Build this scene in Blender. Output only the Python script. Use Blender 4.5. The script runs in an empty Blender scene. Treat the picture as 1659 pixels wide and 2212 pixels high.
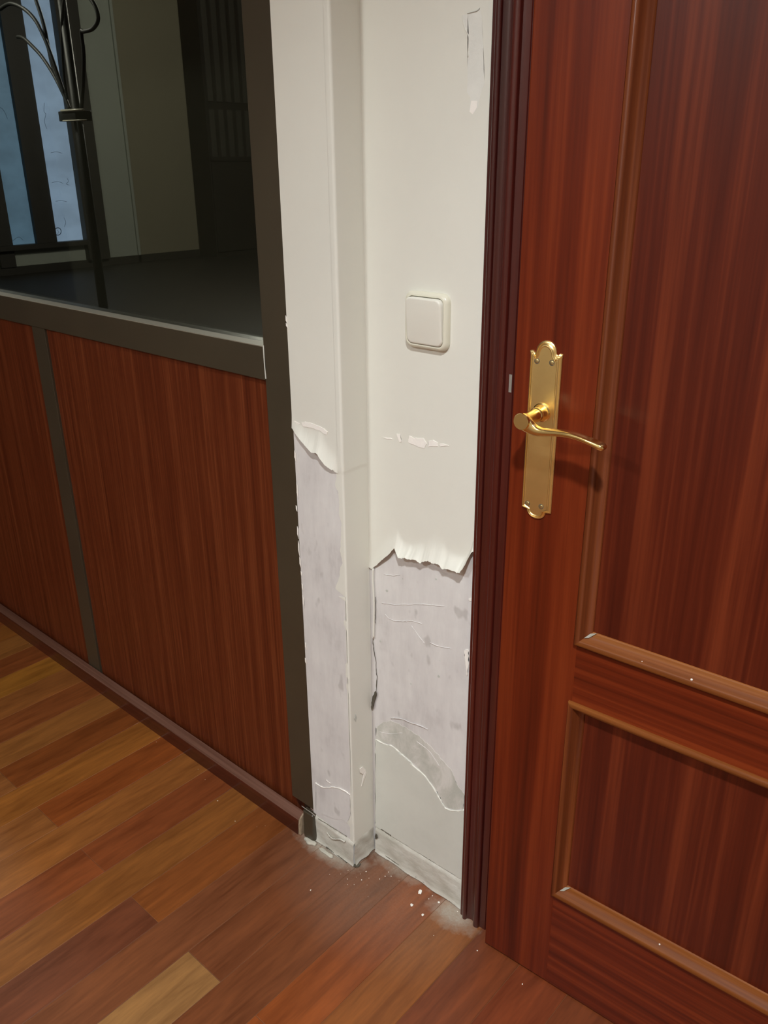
import bpy, bmesh, math, random
import numpy as np
from mathutils import Vector, Matrix

random.seed(7)
# ------------------------------------------------------------------ camera, world, lights, exposure
SC = bpy.context.scene
COL = SC.collection
F = 1805.6235
PX, PY = 829.5, 1106.0
H = 1.32
R = np.array([[0.74691984, -0.25039469, 0.6159653],
              [0.66485497, 0.2936048, -0.68685085],
              [-0.00886657, 0.92255012, 0.3857754]])
cd = bpy.data.cameras.new('camera')
cam = bpy.data.objects.new('camera', cd)
COL.objects.link(cam)
cd.sensor_fit = 'VERTICAL'
cd.sensor_height = 36.0
cd.sensor_width = 27.0
cd.lens = F / 2212.0 * 36.0
cd.clip_start = 0.02
M4 = Matrix([list(R[i]) + [0] for i in range(3)] + [[0, 0, 0, 1]])
M4.translation = Vector((0, 0, H))
cam.matrix_world = M4
SC.camera = cam

w = bpy.data.worlds.new('world')
SC.world = w
w.use_nodes = True
w.node_tree.nodes['Background'].inputs[0].default_value = (0.55, 0.6, 0.7, 1)
w.node_tree.nodes['Background'].inputs[1].default_value = 0.05

SC.view_settings.view_transform = 'Standard'
SC.view_settings.look = 'None'
SC.view_settings.gamma = 1.0
SC.view_settings.use_curve_mapping = False
SC.view_settings.exposure = 0.0


def lamp(name, loc, power, size, color, shape='DISK', rot=(0, 0, 0), spread=180):
    l = bpy.data.lights.new(name, 'AREA')
    l.shape = shape
    l.size = size
    if shape == 'RECTANGLE':
        l.size, l.size_y = size
    l.energy = power
    l.color = color
    l.spread = math.radians(spread)
    o = bpy.data.objects.new(name, l)
    o.location = loc
    o.rotation_euler = rot
    COL.objects.link(o)
    return o


LAMP = (0.08, -0.15, 2.44)
FILL_LAMP = (-1.1, -1.3, 2.44)
lamp('hall_downlight_light', LAMP, 34.5, 0.12, (0.95, 0.985, 1.0), spread=124)
lamp('hall_fill_light', FILL_LAMP, 34, 0.30, (0.94, 0.985, 1.0))  # added fill lamp, no such source known in the hall
for loc_, en_ in (((-5.6, 1.9, 3.0), 300), ((-6.4, 6.0, 3.2), 850)):  # added lights without a fixture, to brighten the hall beyond the glass
    pl = bpy.data.lights.new('back_hall_fill', 'POINT')
    pl.energy = en_
    pl.shadow_soft_size = 0.2
    pl.color = (1.0, 0.95, 0.87)
    plo = bpy.data.objects.new('back_hall_fill', pl)
    plo.location = loc_
    COL.objects.link(plo)


# ------------------------------------------------------------------ unprojection of points read off the photograph
def ray(p):
    return R @ np.array([p[0] - PX, -(p[1] - PY), -F])


def onY(p, y):
    r = ray(p)
    r = r * y / r[1]
    return Vector((r[0], r[1], r[2] + H))


def onX(p, x):
    r = ray(p)
    r = r * x / r[0]
    return Vector((r[0], r[1], r[2] + H))


def onZ(p, z=0.0):
    r = ray(p)
    r = r * (z - H) / r[2]
    return Vector((r[0], r[1], r[2] + H))


# ------------------------------------------------------------------ mesh helpers
def obj(name, bm, mats, parent=None, smooth=False, **props):
    me = bpy.data.meshes.new(name)
    bmesh.ops.recalc_face_normals(bm, faces=bm.faces)
    bm.to_mesh(me)
    bm.free()
    if not isinstance(mats, (list, tuple)):
        mats = [mats]
    for m in mats:
        me.materials.append(m)
    if smooth:
        for p in me.polygons:
            p.use_smooth = True
    o = bpy.data.objects.new(name, me)
    COL.objects.link(o)
    if parent:
        o.parent = parent
    for k, v in props.items():
        o[k] = v
    return o


def box(bm, x0, x1, y0, y1, z0, z1, bevel=0.0, mi=0, seg=2):
    r = bmesh.ops.create_cube(bm, size=1.0)
    vs = r['verts']
    for v in vs:
        v.co = Vector(((x0 + x1) / 2 + v.co.x * (x1 - x0), (y0 + y1) / 2 + v.co.y * (y1 - y0), (z0 + z1) / 2 + v.co.z * (z1 - z0)))
    fs = list({f for v in vs for f in v.link_faces})
    for f in fs:
        f.material_index = mi
    if bevel > 0:
        es = list({e for v in vs for e in v.link_edges})
        bmesh.ops.bevel(bm, geom=es, offset=bevel, segments=seg, affect='EDGES', profile=0.6)
    return bm


def bx(*a, **k):
    return box(bmesh.new(), *a, **k)


def prism(bm, pts, thick, axis='Y', mi=0):
    """closed outline pts (Vectors on a plane) given thickness along -Y (towards the room) or a vector."""
    d = Vector(thick) if not isinstance(thick, (int, float)) else Vector((0, -thick, 0))
    a = [bm.verts.new(p) for p in pts]
    b = [bm.verts.new(p + d) for p in pts]
    n = len(pts)
    fs = []
    fs.append(bm.faces.new(b))
    fs.append(bm.faces.new(list(reversed(a))))
    for i in range(n):
        j = (i + 1) % n
        fs.append(bm.faces.new([a[i], a[j], b[j], b[i]]))
    for f in fs:
        f.material_index = mi
    bmesh.ops.triangulate(bm, faces=fs[:2])
    return bm


def ragged(pts, step=0.004, amp=0.0009):
    out = []
    n = len(pts)
    for i in range(n):
        a, b = pts[i], pts[(i + 1) % n]
        k = max(1, int((b - a).length / step))
        for j in range(k):
            p = a.lerp(b, j / k)
            out.append(p + Vector((random.uniform(-amp, amp), 0, random.uniform(-amp, amp))))
    return out


def tube(bm, pts, rad, n=10, cap=True):
    """round tube through pts; rad number or list."""
    pts = [Vector(p) for p in pts]
    m = len(pts)
    rs = rad if isinstance(rad, (list, tuple)) else [rad] * m
    up = Vector((0, 1, 0))
    rings = []
    for i, p in enumerate(pts):
        t = (pts[min(i + 1, m - 1)] - pts[max(i - 1, 0)]).normalized()
        a = t.cross(up)
        if a.length < 0.1:
            a = t.cross(Vector((1, 0, 0)))
        a.normalize()
        b = t.cross(a).normalized()
        rings.append([bm.verts.new(p + (a * math.cos(k * 2 * math.pi / n) + b * math.sin(k * 2 * math.pi / n)) * rs[i]) for k in range(n)])
    for i in range(m - 1):
        for k in range(n):
            bm.faces.new([rings[i][k], rings[i][(k + 1) % n], rings[i + 1][(k + 1) % n], rings[i + 1][k]])
    if cap:
        bm.faces.new(list(reversed(rings[0])))
        bm.faces.new(rings[-1])
    return bm


def spline(pts, k=6):
    pts = [Vector(p) for p in pts]
    out = []
    n = len(pts)
    for i in range(n - 1):
        p0, p1, p2, p3 = pts[max(i - 1, 0)], pts[i], pts[i + 1], pts[min(i + 2, n - 1)]
        for j in range(k):
            t = j / k
            out.append(0.5 * ((2 * p1) + (p2 - p0) * t + (2 * p0 - 5 * p1 + 4 * p2 - p3) * t * t + (3 * p1 - p0 - 3 * p2 + p3) * t ** 3))
    out.append(pts[-1])
    return out


def lathe(bm, prof, org, axis, n=28):
    """prof: (distance along axis, radius)."""
    axis = Vector(axis).normalized()
    a = axis.cross(Vector((0, 0, 1)))
    if a.length < 0.1:
        a = Vector((1, 0, 0))
    a.normalize()
    b = axis.cross(a).normalized()
    rings = []
    for d, r in prof:
        c = Vector(org) + axis * d
        rings.append([bm.verts.new(c + (a * math.cos(k * 2 * math.pi / n) + b * math.sin(k * 2 * math.pi / n)) * max(r, 1e-5)) for k in range(n)])
    for i in range(len(prof) - 1):
        for k in range(n):
            bm.faces.new([rings[i][k], rings[i][(k + 1) % n], rings[i + 1][(k + 1) % n], rings[i + 1][k]])
    bm.faces.new(list(reversed(rings[0])))
    bm.faces.new(rings[-1])
    return bm


# ------------------------------------------------------------------ materials
def new_mat(name):
    m = bpy.data.materials.new(name)
    m.use_nodes = True
    nt = m.node_tree
    b = nt.nodes['Principled BSDF']
    return m, nt, b


def N(nt, typ, **kw):
    n = nt.nodes.new(typ)
    for k, v in kw.items():
        setattr(n, k, v)
    return n


def L(nt, a, b):
    nt.links.new(a, b)


def mathn(nt, op, a, b=None, clamp=False):
    n = N(nt, 'ShaderNodeMath', operation=op)
    n.use_clamp = clamp
    for i, v in enumerate((a, b)):
        if v is None:
            continue
        if isinstance(v, (int, float)):
            n.inputs[i].default_value = v
        else:
            L(nt, v, n.inputs[i])
    return n.outputs[0]


def ramp(nt, fac, stops, interp='LINEAR'):
    r = N(nt, 'ShaderNodeValToRGB')
    r.color_ramp.interpolation = interp
    el = r.color_ramp.elements
    while len(el) < len(stops):
        el.new(0.5)
    for e, (p, c) in zip(el, stops):
        e.position = p
        e.color = tuple(c) + (1,) if len(c) == 3 else c
    L(nt, fac, r.inputs[0])
    return r.outputs[0]


def noise(nt, vec, scale, detail=3, rough=0.5, dist=0.0):
    n = N(nt, 'ShaderNodeTexNoise')
    n.inputs['Scale'].default_value = scale
    n.inputs['Detail'].default_value = detail
    n.inputs['Roughness'].default_value = rough
    n.inputs['Distortion'].default_value = dist
    L(nt, vec, n.inputs['Vector'])
    return n.outputs['Fac']


def coords(nt, scale=(1, 1, 1), kind='Object', loc=(0, 0, 0)):
    tc = N(nt, 'ShaderNodeTexCoord')
    mp = N(nt, 'ShaderNodeMapping')
    mp.inputs['Scale'].default_value = scale
    mp.inputs['Location'].default_value = loc
    L(nt, tc.outputs[kind], mp.inputs['Vector'])
    return mp.outputs[0]


def bump(nt, b, height, strength=0.2, dist=0.001):
    n = N(nt, 'ShaderNodeBump')
    n.inputs['Strength'].default_value = strength
    n.inputs['Distance'].default_value = dist
    L(nt, height, n.inputs['Height'])
    L(nt, n.outputs[0], b.inputs['Normal'])


def hexc(s):
    s = s.lstrip('#')
    v = [int(s[i:i + 2], 16) / 255 for i in (0, 2, 4)]
    return tuple(((c + 0.055) / 1.055) ** 2.4 if c > 0.04045 else c / 12.92 for c in v)


def mixc(nt, fac, a, b, mode='MIX'):
    n = N(nt, 'ShaderNodeMix', data_type='RGBA', blend_type=mode)
    if isinstance(fac, (int, float)):
        n.inputs['Factor'].default_value = fac
    else:
        L(nt, fac, n.inputs['Factor'])
    for i, v in ((6, a), (7, b)):
        if isinstance(v, tuple):
            n.inputs[i].default_value = v + (1,) if len(v) == 3 else v
        else:
            L(nt, v, n.inputs[i])
    return n.outputs[2]


def wood(name, cols, grain='Z', broad=26, fine=170, rough=0.32, coat=0.06, stretch=1.0, loc=(0, 0, 0), fine_amt=0.35, wob=0.25, spec=0.18, coat_r=0.16):
    m, nt, b = new_mat(name)
    s = 0.55 * stretch
    sc = {'Z': (1, 1, s / broad), 'X': (s / broad, 1, 1), 'Y': (1, s / broad, 1)}[grain]
    v = coords(nt, sc, loc=loc)
    v2 = coords(nt, {'Z': (1, 1, 0.02), 'X': (0.02, 1, 1), 'Y': (1, 0.02, 1)}[grain], loc=loc)
    n1 = noise(nt, v, broad, 2, 0.55, wob)
    n2 = noise(nt, v2, fine, 2, 0.6)
    f = mathn(nt, 'ADD', mathn(nt, 'MULTIPLY', n1, 1 - fine_amt), mathn(nt, 'MULTIPLY', n2, fine_amt))
    c = ramp(nt, f, [(0.32, cols[0]), (0.5, cols[1]), (0.66, cols[2])])
    L(nt, c, b.inputs['Base Color'])
    b.inputs['Roughness'].default_value = rough
    b.inputs['Coat Weight'].default_value = coat
    b.inputs['Coat Roughness'].default_value = coat_r
    b.inputs['Specular IOR Level'].default_value = spec
    bump(nt, b, n2, 0.08, 0.0004)
    return m


DOORC = [hexc('#471608'), hexc('#62220d'), hexc('#773014')]
M = {}
M['door_v'] = wood('door mahogany upright grain', DOORC, 'Z', 30, 150, loc=(0.3, 0, 0))
M['door_h'] = wood('door mahogany level grain', DOORC, 'X', 60, 190, loc=(0, 0, 0.4))
M['door_p'] = wood('door panel ribbon grain', [hexc('#3c1209'), hexc('#501c0e'), hexc('#682b16')], 'Z', 38, 170, loc=(1.7, 0, 0))
M['casing'] = wood('casing dark mahogany', [hexc('#340c09'), hexc('#43130d'), hexc('#541c13')], 'Z', 26, 150, rough=0.38, coat=1.0, coat_r=0.27, spec=0.2)
M['mould_v'] = wood('panel moulding upright', [hexc('#552612'), hexc('#683317'), hexc('#7a401e')], 'Z', 60, 220, rough=0.45, coat=0.1)  # same wood as the level strips, darkened for its shaded sides
M['mould_h'] = wood('panel moulding level', [hexc('#5e3012'), hexc('#754019'), hexc('#875021')], 'X', 60, 220, rough=0.55, coat=0.0)  # brightness of the lit ledges put into a paler colour
M['laminate'] = wood('partition sapele laminate', [hexc('#4c1e0e'), hexc('#602b15'), hexc('#743b20')], 'Z', 70, 230, rough=0.42, coat=0.15, fine_amt=0.5, wob=0.05)
M['skirting'] = wood('skirting brown', [hexc('#3a170f'), hexc('#472015'), hexc('#56291c')], 'X', 50, 160, rough=0.35, coat=0.7)


M['skirting_top'] = wood('dusty worn skirting top with sheen', [hexc('#503329'), hexc('#624235'), hexc('#735245')], 'X', 40, 160, rough=0.4, coat=0.3)  # dust and wear, plus the lamp's sheen painted in


def plain(name, col, rough=0.5, metal=0.0, coat=0.0, spec=0.5, nz=None):
    m, nt, b = new_mat(name)
    b.inputs['Base Color'].default_value = tuple(col) + (1,)
    b.inputs['Roughness'].default_value = rough
    b.inputs['Metallic'].default_value = metal
    b.inputs['Coat Weight'].default_value = coat
    b.inputs['Specular IOR Level'].default_value = spec
    if nz:
        amt, sc, bs = nz
        v = coords(nt)
        n = noise(nt, v, sc, 4, 0.6)
        c = ramp(nt, n, [(0.3, tuple(x * (1 - amt) for x in col)), (0.7, tuple(min(1, x * (1 + amt)) for x in col))])
        L(nt, c, b.inputs['Base Color'])
        if bs:
            bump(nt, b, noise(nt, v, sc * 8, 4, 0.65), bs, 0.001)
    return m


M['paint'] = plain('cream wall paint', hexc('#e2e0d6'), 0.55, nz=(0.02, 4, 0.05), spec=0.3)
M['plaster_low'] = plain('grey lower paint', hexc('#d2d2c9'), 0.6, nz=(0.04, 14, 0.12), spec=0.3)
M['scrape'] = plain('scraped pale paint', hexc('#e2e1da'), 0.6, nz=(0.04, 30, 0.3), spec=0.3)
M['filler'] = plain('white filler', hexc('#f6f1ea'), 0.7, nz=(0.03, 60, 0.2), spec=0.2)
M['greenish'] = plain('greenish grey undercoat', hexc('#c4c5be'), 0.6, nz=(0.10, 40, 0.35), spec=0.3)
M['crack'] = plain('crack dirt and shade', hexc('#5c564b'), 0.9, spec=0.1, nz=(0.3, 40, 0))  # dirt in the scar lines, painted shade in open cracks and gaps
M['bronze'] = plain('dark bronze anodised metal', hexc('#423a2d'), 0.34, metal=0.0, spec=0.6, nz=(0.08, 9, 0))
M['brass'] = plain('polished brass', (0.90, 0.66, 0.28), 0.22, metal=1.0)
M['brass_plate'] = plain('satin brass', (0.90, 0.66, 0.28), 0.36, metal=1.0, nz=(0.05, 18, 0))
M['steel'] = plain('screw steel', (0.55, 0.42, 0.20), 0.45, metal=1.0)
M['grey_metal'] = plain('grey strike metal', hexc('#9a938a'), 0.5, metal=0.3)
M['switch'] = plain('cream switch plastic', hexc('#dedac8'), 0.3, spec=0.5)
M['rocker'] = plain('cream rocker plastic', hexc('#e4e1d6'), 0.34, spec=0.5)
M['ceiling'] = plain('white ceiling', hexc('#e6e2d8'), 0.8, nz=(0.02, 3, 0))
M['white_wall'] = plain('off white wall', hexc('#d8d2c4'), 0.7, nz=(0.02, 3, 0))
M['black_iron'] = plain('black iron', (0.010, 0.011, 0.009), 0.55, metal=0.0, spec=0.6)
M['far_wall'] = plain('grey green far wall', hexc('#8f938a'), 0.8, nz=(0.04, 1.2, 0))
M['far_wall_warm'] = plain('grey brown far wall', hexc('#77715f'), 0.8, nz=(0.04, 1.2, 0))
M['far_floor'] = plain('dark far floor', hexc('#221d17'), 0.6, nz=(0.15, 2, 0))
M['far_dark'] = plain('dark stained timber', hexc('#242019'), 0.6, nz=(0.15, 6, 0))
M['far_slat'] = plain('dull slat timber', hexc('#3c3932'), 0.6)
M['strip'] = plain('pale grey strip', hexc('#8b8678'), 0.5)
M['gasket'] = plain('dark glazing bead', (0.012, 0.011, 0.01), 0.6)
M['raw_wood'] = plain('raw cut timber end', hexc('#a08c74'), 0.85, nz=(0.2, 90, 0.4))
M['chip'] = plain('white plaster chip', hexc('#f2ece2'), 0.8, nz=(0.05, 200, 0.3))

# exposed plaster: lilac grey white, brushed, blotchy
m, nt, b = new_mat('bare plaster')
v = coords(nt)
vs = coords(nt, (1, 1, 0.22))
n1 = noise(nt, v, 9, 4, 0.6)
n2 = noise(nt, vs, 55, 4, 0.65)
n3 = noise(nt, v, 120, 4, 0.7)
f = mathn(nt, 'ADD', mathn(nt, 'MULTIPLY', n1, 0.6), mathn(nt, 'MULTIPLY', n2, 0.4))
c = ramp(nt, f, [(0.30, hexc('#c2bdbb')), (0.46, hexc('#d5d1cf')), (0.68, hexc('#e2dfdc'))])
spots = ramp(nt, noise(nt, coords(nt, (1, 1, 0.6), loc=(3, 0, 1)), 38, 2, 0.4), [(0.27, (0.80, 0.79, 0.78)), (0.34, (1, 1, 1))])
c = mixc(nt, 1.0, c, spots, 'MULTIPLY')
L(nt, c, b.inputs['Base Color'])
b.inputs['Roughness'].default_value = 0.75
b.inputs['Specular IOR Level'].default_value = 0.2
hh = mathn(nt, 'ADD', mathn(nt, 'MULTIPLY', n2, 1.0), mathn(nt, 'MULTIPLY', n3, 0.35))
bump(nt, b, hh, 0.35, 0.0012)
M['plaster'] = m

# scar left by the missing skirting
m, nt, b = new_mat('skirting scar')
v = coords(nt, (1, 1, 2.5))
n1 = noise(nt, v, 16, 5, 0.65)
n2 = noise(nt, v, 70, 4, 0.7)
c = ramp(nt, n1, [(0.3, hexc('#b3afa3')), (0.5, hexc('#c5c1b6')), (0.7, hexc('#d5d2c9'))])
L(nt, c, b.inputs['Base Color'])
b.inputs['Roughness'].default_value = 0.8
bump(nt, b, mathn(nt, 'ADD', n1, mathn(nt, 'MULTIPLY', n2, 0.4)), 0.6, 0.002)
M['scar'] = m

# blotchy undercoat showing through
m, nt, b = new_mat('blotchy undercoat')
v = coords(nt, (1, 1, 0.6))
n1 = noise(nt, v, 26, 5, 0.7, 0.5)
n2 = noise(nt, v, 110, 4, 0.7)
c = ramp(nt, n1, [(0.38, hexc('#bdbdb4')), (0.52, hexc('#cbc9c1')), (0.62, hexc('#d8d5cf'))])
L(nt, c, b.inputs['Base Color'])
b.inputs['Roughness'].default_value = 0.7
bump(nt, b, mathn(nt, 'ADD', n1, mathn(nt, 'MULTIPLY', n2, 0.5)), 0.5, 0.0015)
M['undercoat'] = m

# tinted glass
m, nt, b = new_mat('tinted glass')
nt.nodes.remove(b)
out = nt.nodes['Material Output']
tr = N(nt, 'ShaderNodeBsdfTransparent')
tr.inputs[0].default_value = (0.5, 0.51, 0.48, 1)
gl = N(nt, 'ShaderNodeBsdfGlossy')
gl.inputs['Roughness'].default_value = 0.03
gl.inputs['Color'].default_value = (0.8, 0.85, 0.8, 1)
mx = N(nt, 'ShaderNodeMixShader')
lw = N(nt, 'ShaderNodeFresnel')
lw.inputs[0].default_value = 1.45
L(nt, mathn(nt, 'MULTIPLY', lw.outputs[0], 0.28), mx.inputs[0])
L(nt, tr.outputs[0], mx.inputs[1])
L(nt, gl.outputs[0], mx.inputs[2])
L(nt, mx.outputs[0], out.inputs[0])
M['glass'] = m


def emit(name, col, strength, nzs=None):
    m, nt, b = new_mat(name)
    b.inputs['Base Color'].default_value = (0.02, 0.02, 0.02, 1)
    b.inputs['Emission Strength'].default_value = strength
    b.inputs['Emission Color'].default_value = tuple(col) + (1,)
    if nzs:
        v = coords(nt, nzs)
        n = noise(nt, v, 3.0, 3, 0.6)
        c = ramp(nt, n, [(0.35, tuple(x * 0.75 for x in col)), (0.65, col)])
        L(nt, c, b.inputs['Emission Color'])
    return m


M['day1'] = emit('dull daylight pane', hexc('#6d8fae'), 1.9, (0.2, 0.8, 1.2))
M['day2'] = emit('bright daylight pane', hexc('#9fb8dc'), 2.3, (0.2, 0.5, 0.9))
M['lampface'] = emit('lamp face', (1, 0.93, 0.8), 6)
M['ink'] = plain('dark marker ink', (0.10, 0.14, 0.24), 0.8)

# floor boards: colour per board, grain per board
m, nt, b = new_mat('hardwood boards')
at = N(nt, 'ShaderNodeAttribute', attribute_name='tone')
rn = N(nt, 'ShaderNodeAttribute', attribute_name='seed')
tc = N(nt, 'ShaderNodeTexCoord')
add = N(nt, 'ShaderNodeVectorMath', operation='ADD')
sc = N(nt, 'ShaderNodeVectorMath', operation='SCALE')
sc.inputs['Scale'].default_value = 7.0
L(nt, rn.outputs['Color'], sc.inputs[0])
L(nt, tc.outputs['Object'], add.inputs[0])
L(nt, sc.outputs[0], add.inputs[1])
mp = N(nt, 'ShaderNodeMapping')
mp.inputs['Scale'].default_value = (1, 0.11, 1)
L(nt, add.outputs[0], mp.inputs['Vector'])
g1 = noise(nt, mp.outputs[0], 34, 4, 0.6, 0.6)
g2 = noise(nt, mp.outputs[0], 190, 3, 0.6)
g = mathn(nt, 'ADD', mathn(nt, 'MULTIPLY', g1, 0.7), mathn(nt, 'MULTIPLY', g2, 0.3))
gr = ramp(nt, g, [(0.32, (0.66, 0.60, 0.55)), (0.5, (1, 1, 1)), (0.66, (1.32, 1.32, 1.25))])
c = mixc(nt, 1.0, at.outputs['Color'], gr, 'MULTIPLY')
# plaster dust lying along the foot of the broken wall
pos = tc.outputs['Object']
dn = noise(nt, pos, 42, 5, 0.7)
dn2 = noise(nt, pos, 230, 4, 0.75)


def blob(cx, cy, sx, sy, r0, r1):
    mp = N(nt, 'ShaderNodeMapping')
    mp.inputs['Location'].default_value = (-cx / sx, -cy / sy, 0)
    mp.inputs['Scale'].default_value = (1 / sx, 1 / sy, 0)
    L(nt, pos, mp.inputs['Vector'])
    ln = N(nt, 'ShaderNodeVectorMath', operation='LENGTH')
    L(nt, mp.outputs[0], ln.inputs[0])
    mr = N(nt, 'ShaderNodeMapRange')
    mr.inputs['From Min'].default_value = r0
    mr.inputs['From Max'].default_value = r1
    mr.inputs['To Min'].default_value = 1
    mr.inputs['To Max'].default_value = 0
    L(nt, ln.outputs['Value'], mr.inputs['Value'])
    return mr.outputs[0]


b1 = blob(-0.985, 0.922, 0.095, 0.040, 0.45, 1.35)
b2 = blob(-0.85, 0.985, 0.12, 0.045, 0.3, 1.3)
b3 = blob(-0.690, 0.955, 0.055, 0.035, 0.3, 1.4)
b4 = blob(-0.84, 0.90, 0.22, 0.14, 0.3, 1.2)
den = mathn(nt, 'MAXIMUM', mathn(nt, 'MAXIMUM', b1, mathn(nt, 'MULTIPLY', b2, 0.75)), b3)
d = mathn(nt, 'SUBTRACT', mathn(nt, 'ADD', den, mathn(nt, 'MULTIPLY', dn, 1.0)), 0.72, clamp=True)
d = mathn(nt, 'MULTIPLY', d, 1.25, clamp=True)
dd = mathn(nt, 'MULTIPLY', mathn(nt, 'MULTIPLY', b4, 0.22), dn2)
d = mathn(nt, 'MAXIMUM', mathn(nt, 'MULTIPLY', d, mathn(nt, 'ADD', dn2, 0.35, clamp=True)), dd)
c = mixc(nt, d, c, hexc('#a79d8e'))
L(nt, c, b.inputs['Base Color'])
rr = mathn(nt, 'ADD', mathn(nt, 'MULTIPLY', d, 0.5), 0.36, clamp=True)
L(nt, rr, b.inputs['Roughness'])
b.inputs['Coat Weight'].default_value = 0.12
b.inputs['Coat Roughness'].default_value = 0.3
b.inputs['Specular IOR Level'].default_value = 0.4
bump(nt, b, g2, 0.06, 0.0004)
M['floor'] = m
M['seam'] = plain('board seam', hexc('#6a4226'), 0.7)

# ------------------------------------------------------------------ levels
YL = 0.918      # face of the projecting wall and of the partition frame
YB = 0.978      # face of the recessed wall beside the door
XC = -0.913     # the corner between them
XP = -1.029     # edge of the partition post
XD0, XD1 = -0.613, 0.128    # door opening
CEIL = 2.5
XL, XR, YN = -7.0, 1.9, -1.9

# ------------------------------------------------------------------ floor
PW = 0.0934
X0 = -0.535
tones = {0: ('#7d3419', '#7d3419'), -1: ('#75371c', '#75371c'), -2: ('#965722', '#965722'), -3: ('#93491b', '#93491b'),
         -4: ('#744226', '#765a44'), -5: ('#77452a', '#a57c4a'), -6: ('#7c4a2e', '#7c4a2e'), -7: ('#8c4f22', '#6d3d2b'),
         -8: ('#965f2a', '#965f2a'), -9: ('#804120', '#804120'), -10: ('#975f2b', '#975f2b'), -11: ('#8d4719', '#98612f'),
         -12: ('#9d6326', '#9d6326'), -13: ('#7c4117', '#966030'), -14: ('#98642e', '#98642e'), -15: ('#8d4f26', '#8d4f26'),
         -16: ('#955e2c', '#955e2c'), -17: ('#a87226', '#a87226'), -18: ('#884a22', '#884a22'), -19: ('#9a672f', '#9a672f')}
MEAN = hexc('#7a4425')


def tone(h, k=0.62, g=0.80):
    c = hexc(h)
    return tuple((c[i] * k + MEAN[i] * (1 - k)) * g for i in range(3))


pal = ['#8c4f22', '#965f2a', '#77452a', '#93491b', '#9d6326', '#7c4117', '#a06a30', '#75371c']
bm = bmesh.new()
tl = bm.loops.layers.float_color.new('tone')
sl = bm.loops.layers.float_color.new('seed')
g_ = 0.00035
rows = range(int((XL - X0) / PW) - 1, int((XR - X0) / PW) + 2)
for r in rows:
    xa, xb = X0 + r * PW, X0 + (r + 1) * PW
    first = 0.573 if (r % 2) else 0.123
    k0 = math.floor((YN - 0.1 - first) / 0.9)
    ks = range(k0, 3)
    for k in ks:
        ya, yb = first + k * 0.9, first + (k + 1) * 0.9
        if ya > 1.25:
            continue
        yb = min(yb, 1.25)
        if r in tones and ya > -0.4:
            far = (ya + yb) / 2 > 0.6 if (r % 2) else ya > 0
            t = tone(tones[r][0] if far else tones[r][1], 0.62, 0.92 if r <= -9 else 0.80)  # left rows painted lighter to make up for lamp falloff
        else:
            t = tone(random.choice(pal))
        se = (random.random(), random.random(), random.random(), 1)
        # raised board with eased edges
        e = 0.0007
        lo = [(xa + g_, ya + g_), (xb - g_, ya + g_), (xb - g_, yb - g_), (xa + g_, yb - g_)]
        hi = [(xa + g_ + e, ya + g_ + e), (xb - g_ - e, ya + g_ + e), (xb - g_ - e, yb - g_ - e), (xa + g_ + e, yb - g_ - e)]
        lv = [bm.verts.new((x, y, -0.0006)) for x, y in lo]
        hv = [bm.verts.new((x, y, 0.0)) for x, y in hi]
        fs = [bm.faces.new(hv)]
        for i in range(4):
            j = (i + 1) % 4
            fs.append(bm.faces.new([lv[i], lv[j], hv[j], hv[i]]))
        for f in fs:
            for lp in f.loops:
                lp[tl] = t + (1,)
                lp[sl] = se
sub = box(bm, XL - 0.1, XR + 0.1, YN - 0.1, 1.25, -0.05, -0.0007, mi=1)
obj('floor', bm, [M['floor'], M['seam']], kind='structure')

# ------------------------------------------------------------------ room shell behind and beside the camera
obj('ceiling', bx(XL - 0.1, XR + 0.1, YN - 0.1, 1.1, CEIL, CEIL + 0.08), M['ceiling'], kind='structure')
obj('wall_right', bx(XR, XR + 0.1, YN - 0.1, 1.1, 0, CEIL), M['white_wall'], kind='structure')
obj('wall_near', bx(XL - 0.1, XR + 0.1, YN - 0.1, YN, 0, CEIL), M['white_wall'], kind='structure')
obj('wall_far_left', bx(XL - 0.1, XL, YN, 1.1, 0, CEIL), M['far_dark'], kind='structure')

# recessed lamp that gives the light, plus an added fill lamp
for k_, (lp, lab) in enumerate(((LAMP, 'small round recessed lamp in the ceiling close to the door'), (FILL_LAMP, 'added round fill lamp in the ceiling in front of the partition'))):
    t = bpy.data.objects.new('ceiling_light_disc', None)
    COL.objects.link(t)
    t.location = (lp[0], lp[1], CEIL)
    t['label'] = lab
    t['category'] = 'lamp'
    bm = lathe(bmesh.new(), [(0, 0.095), (0.012, 0.092), (0.014, 0.08), (0.004, 0.078)], (0, 0, -0.014), (0, 0, 1))
    obj('ring', bm, M['ceiling'], t, True)
    bm = lathe(bmesh.new(), [(0, 0.07), (0.004, 0.07)], (0, 0, -0.006), (0, 0, 1))
    obj('diffuser', bm, M['lampface'], t)

# ------------------------------------------------------------------ wall_back: recessed wall beside and around the door
bm = bmesh.new()
box(bm, XC - 0.12, XD0, YB, YB + 0.12, 0, CEIL)
box(bm, XD0, XD1, YB, YB + 0.12, 2.07, CEIL)
wb = obj('wall_back', bm, M['plaster'], kind='structure')
bm = bx(XD1, XR, YB, YB + 0.12, 0, CEIL)
obj('wall_back_right', bm, M['paint'], kind='structure')
bm = bx(XC, XD0, YB - 0.0016, YB, 2.05, CEIL)
box(bm, XD0, XD1, YB - 0.0016, YB, 2.07, CEIL)
obj('upper_paint', bm, M['paint'], wb)


def interp(pts, x):
    if x <= pts[0][0]:
        return pts[0][1]
    for (a, fa), (c, fc) in zip(pts, pts[1:]):
        if x <= c:
            return fa + (fc - fa) * (x - a) / (c - a)
    return pts[-1][1]


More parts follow.
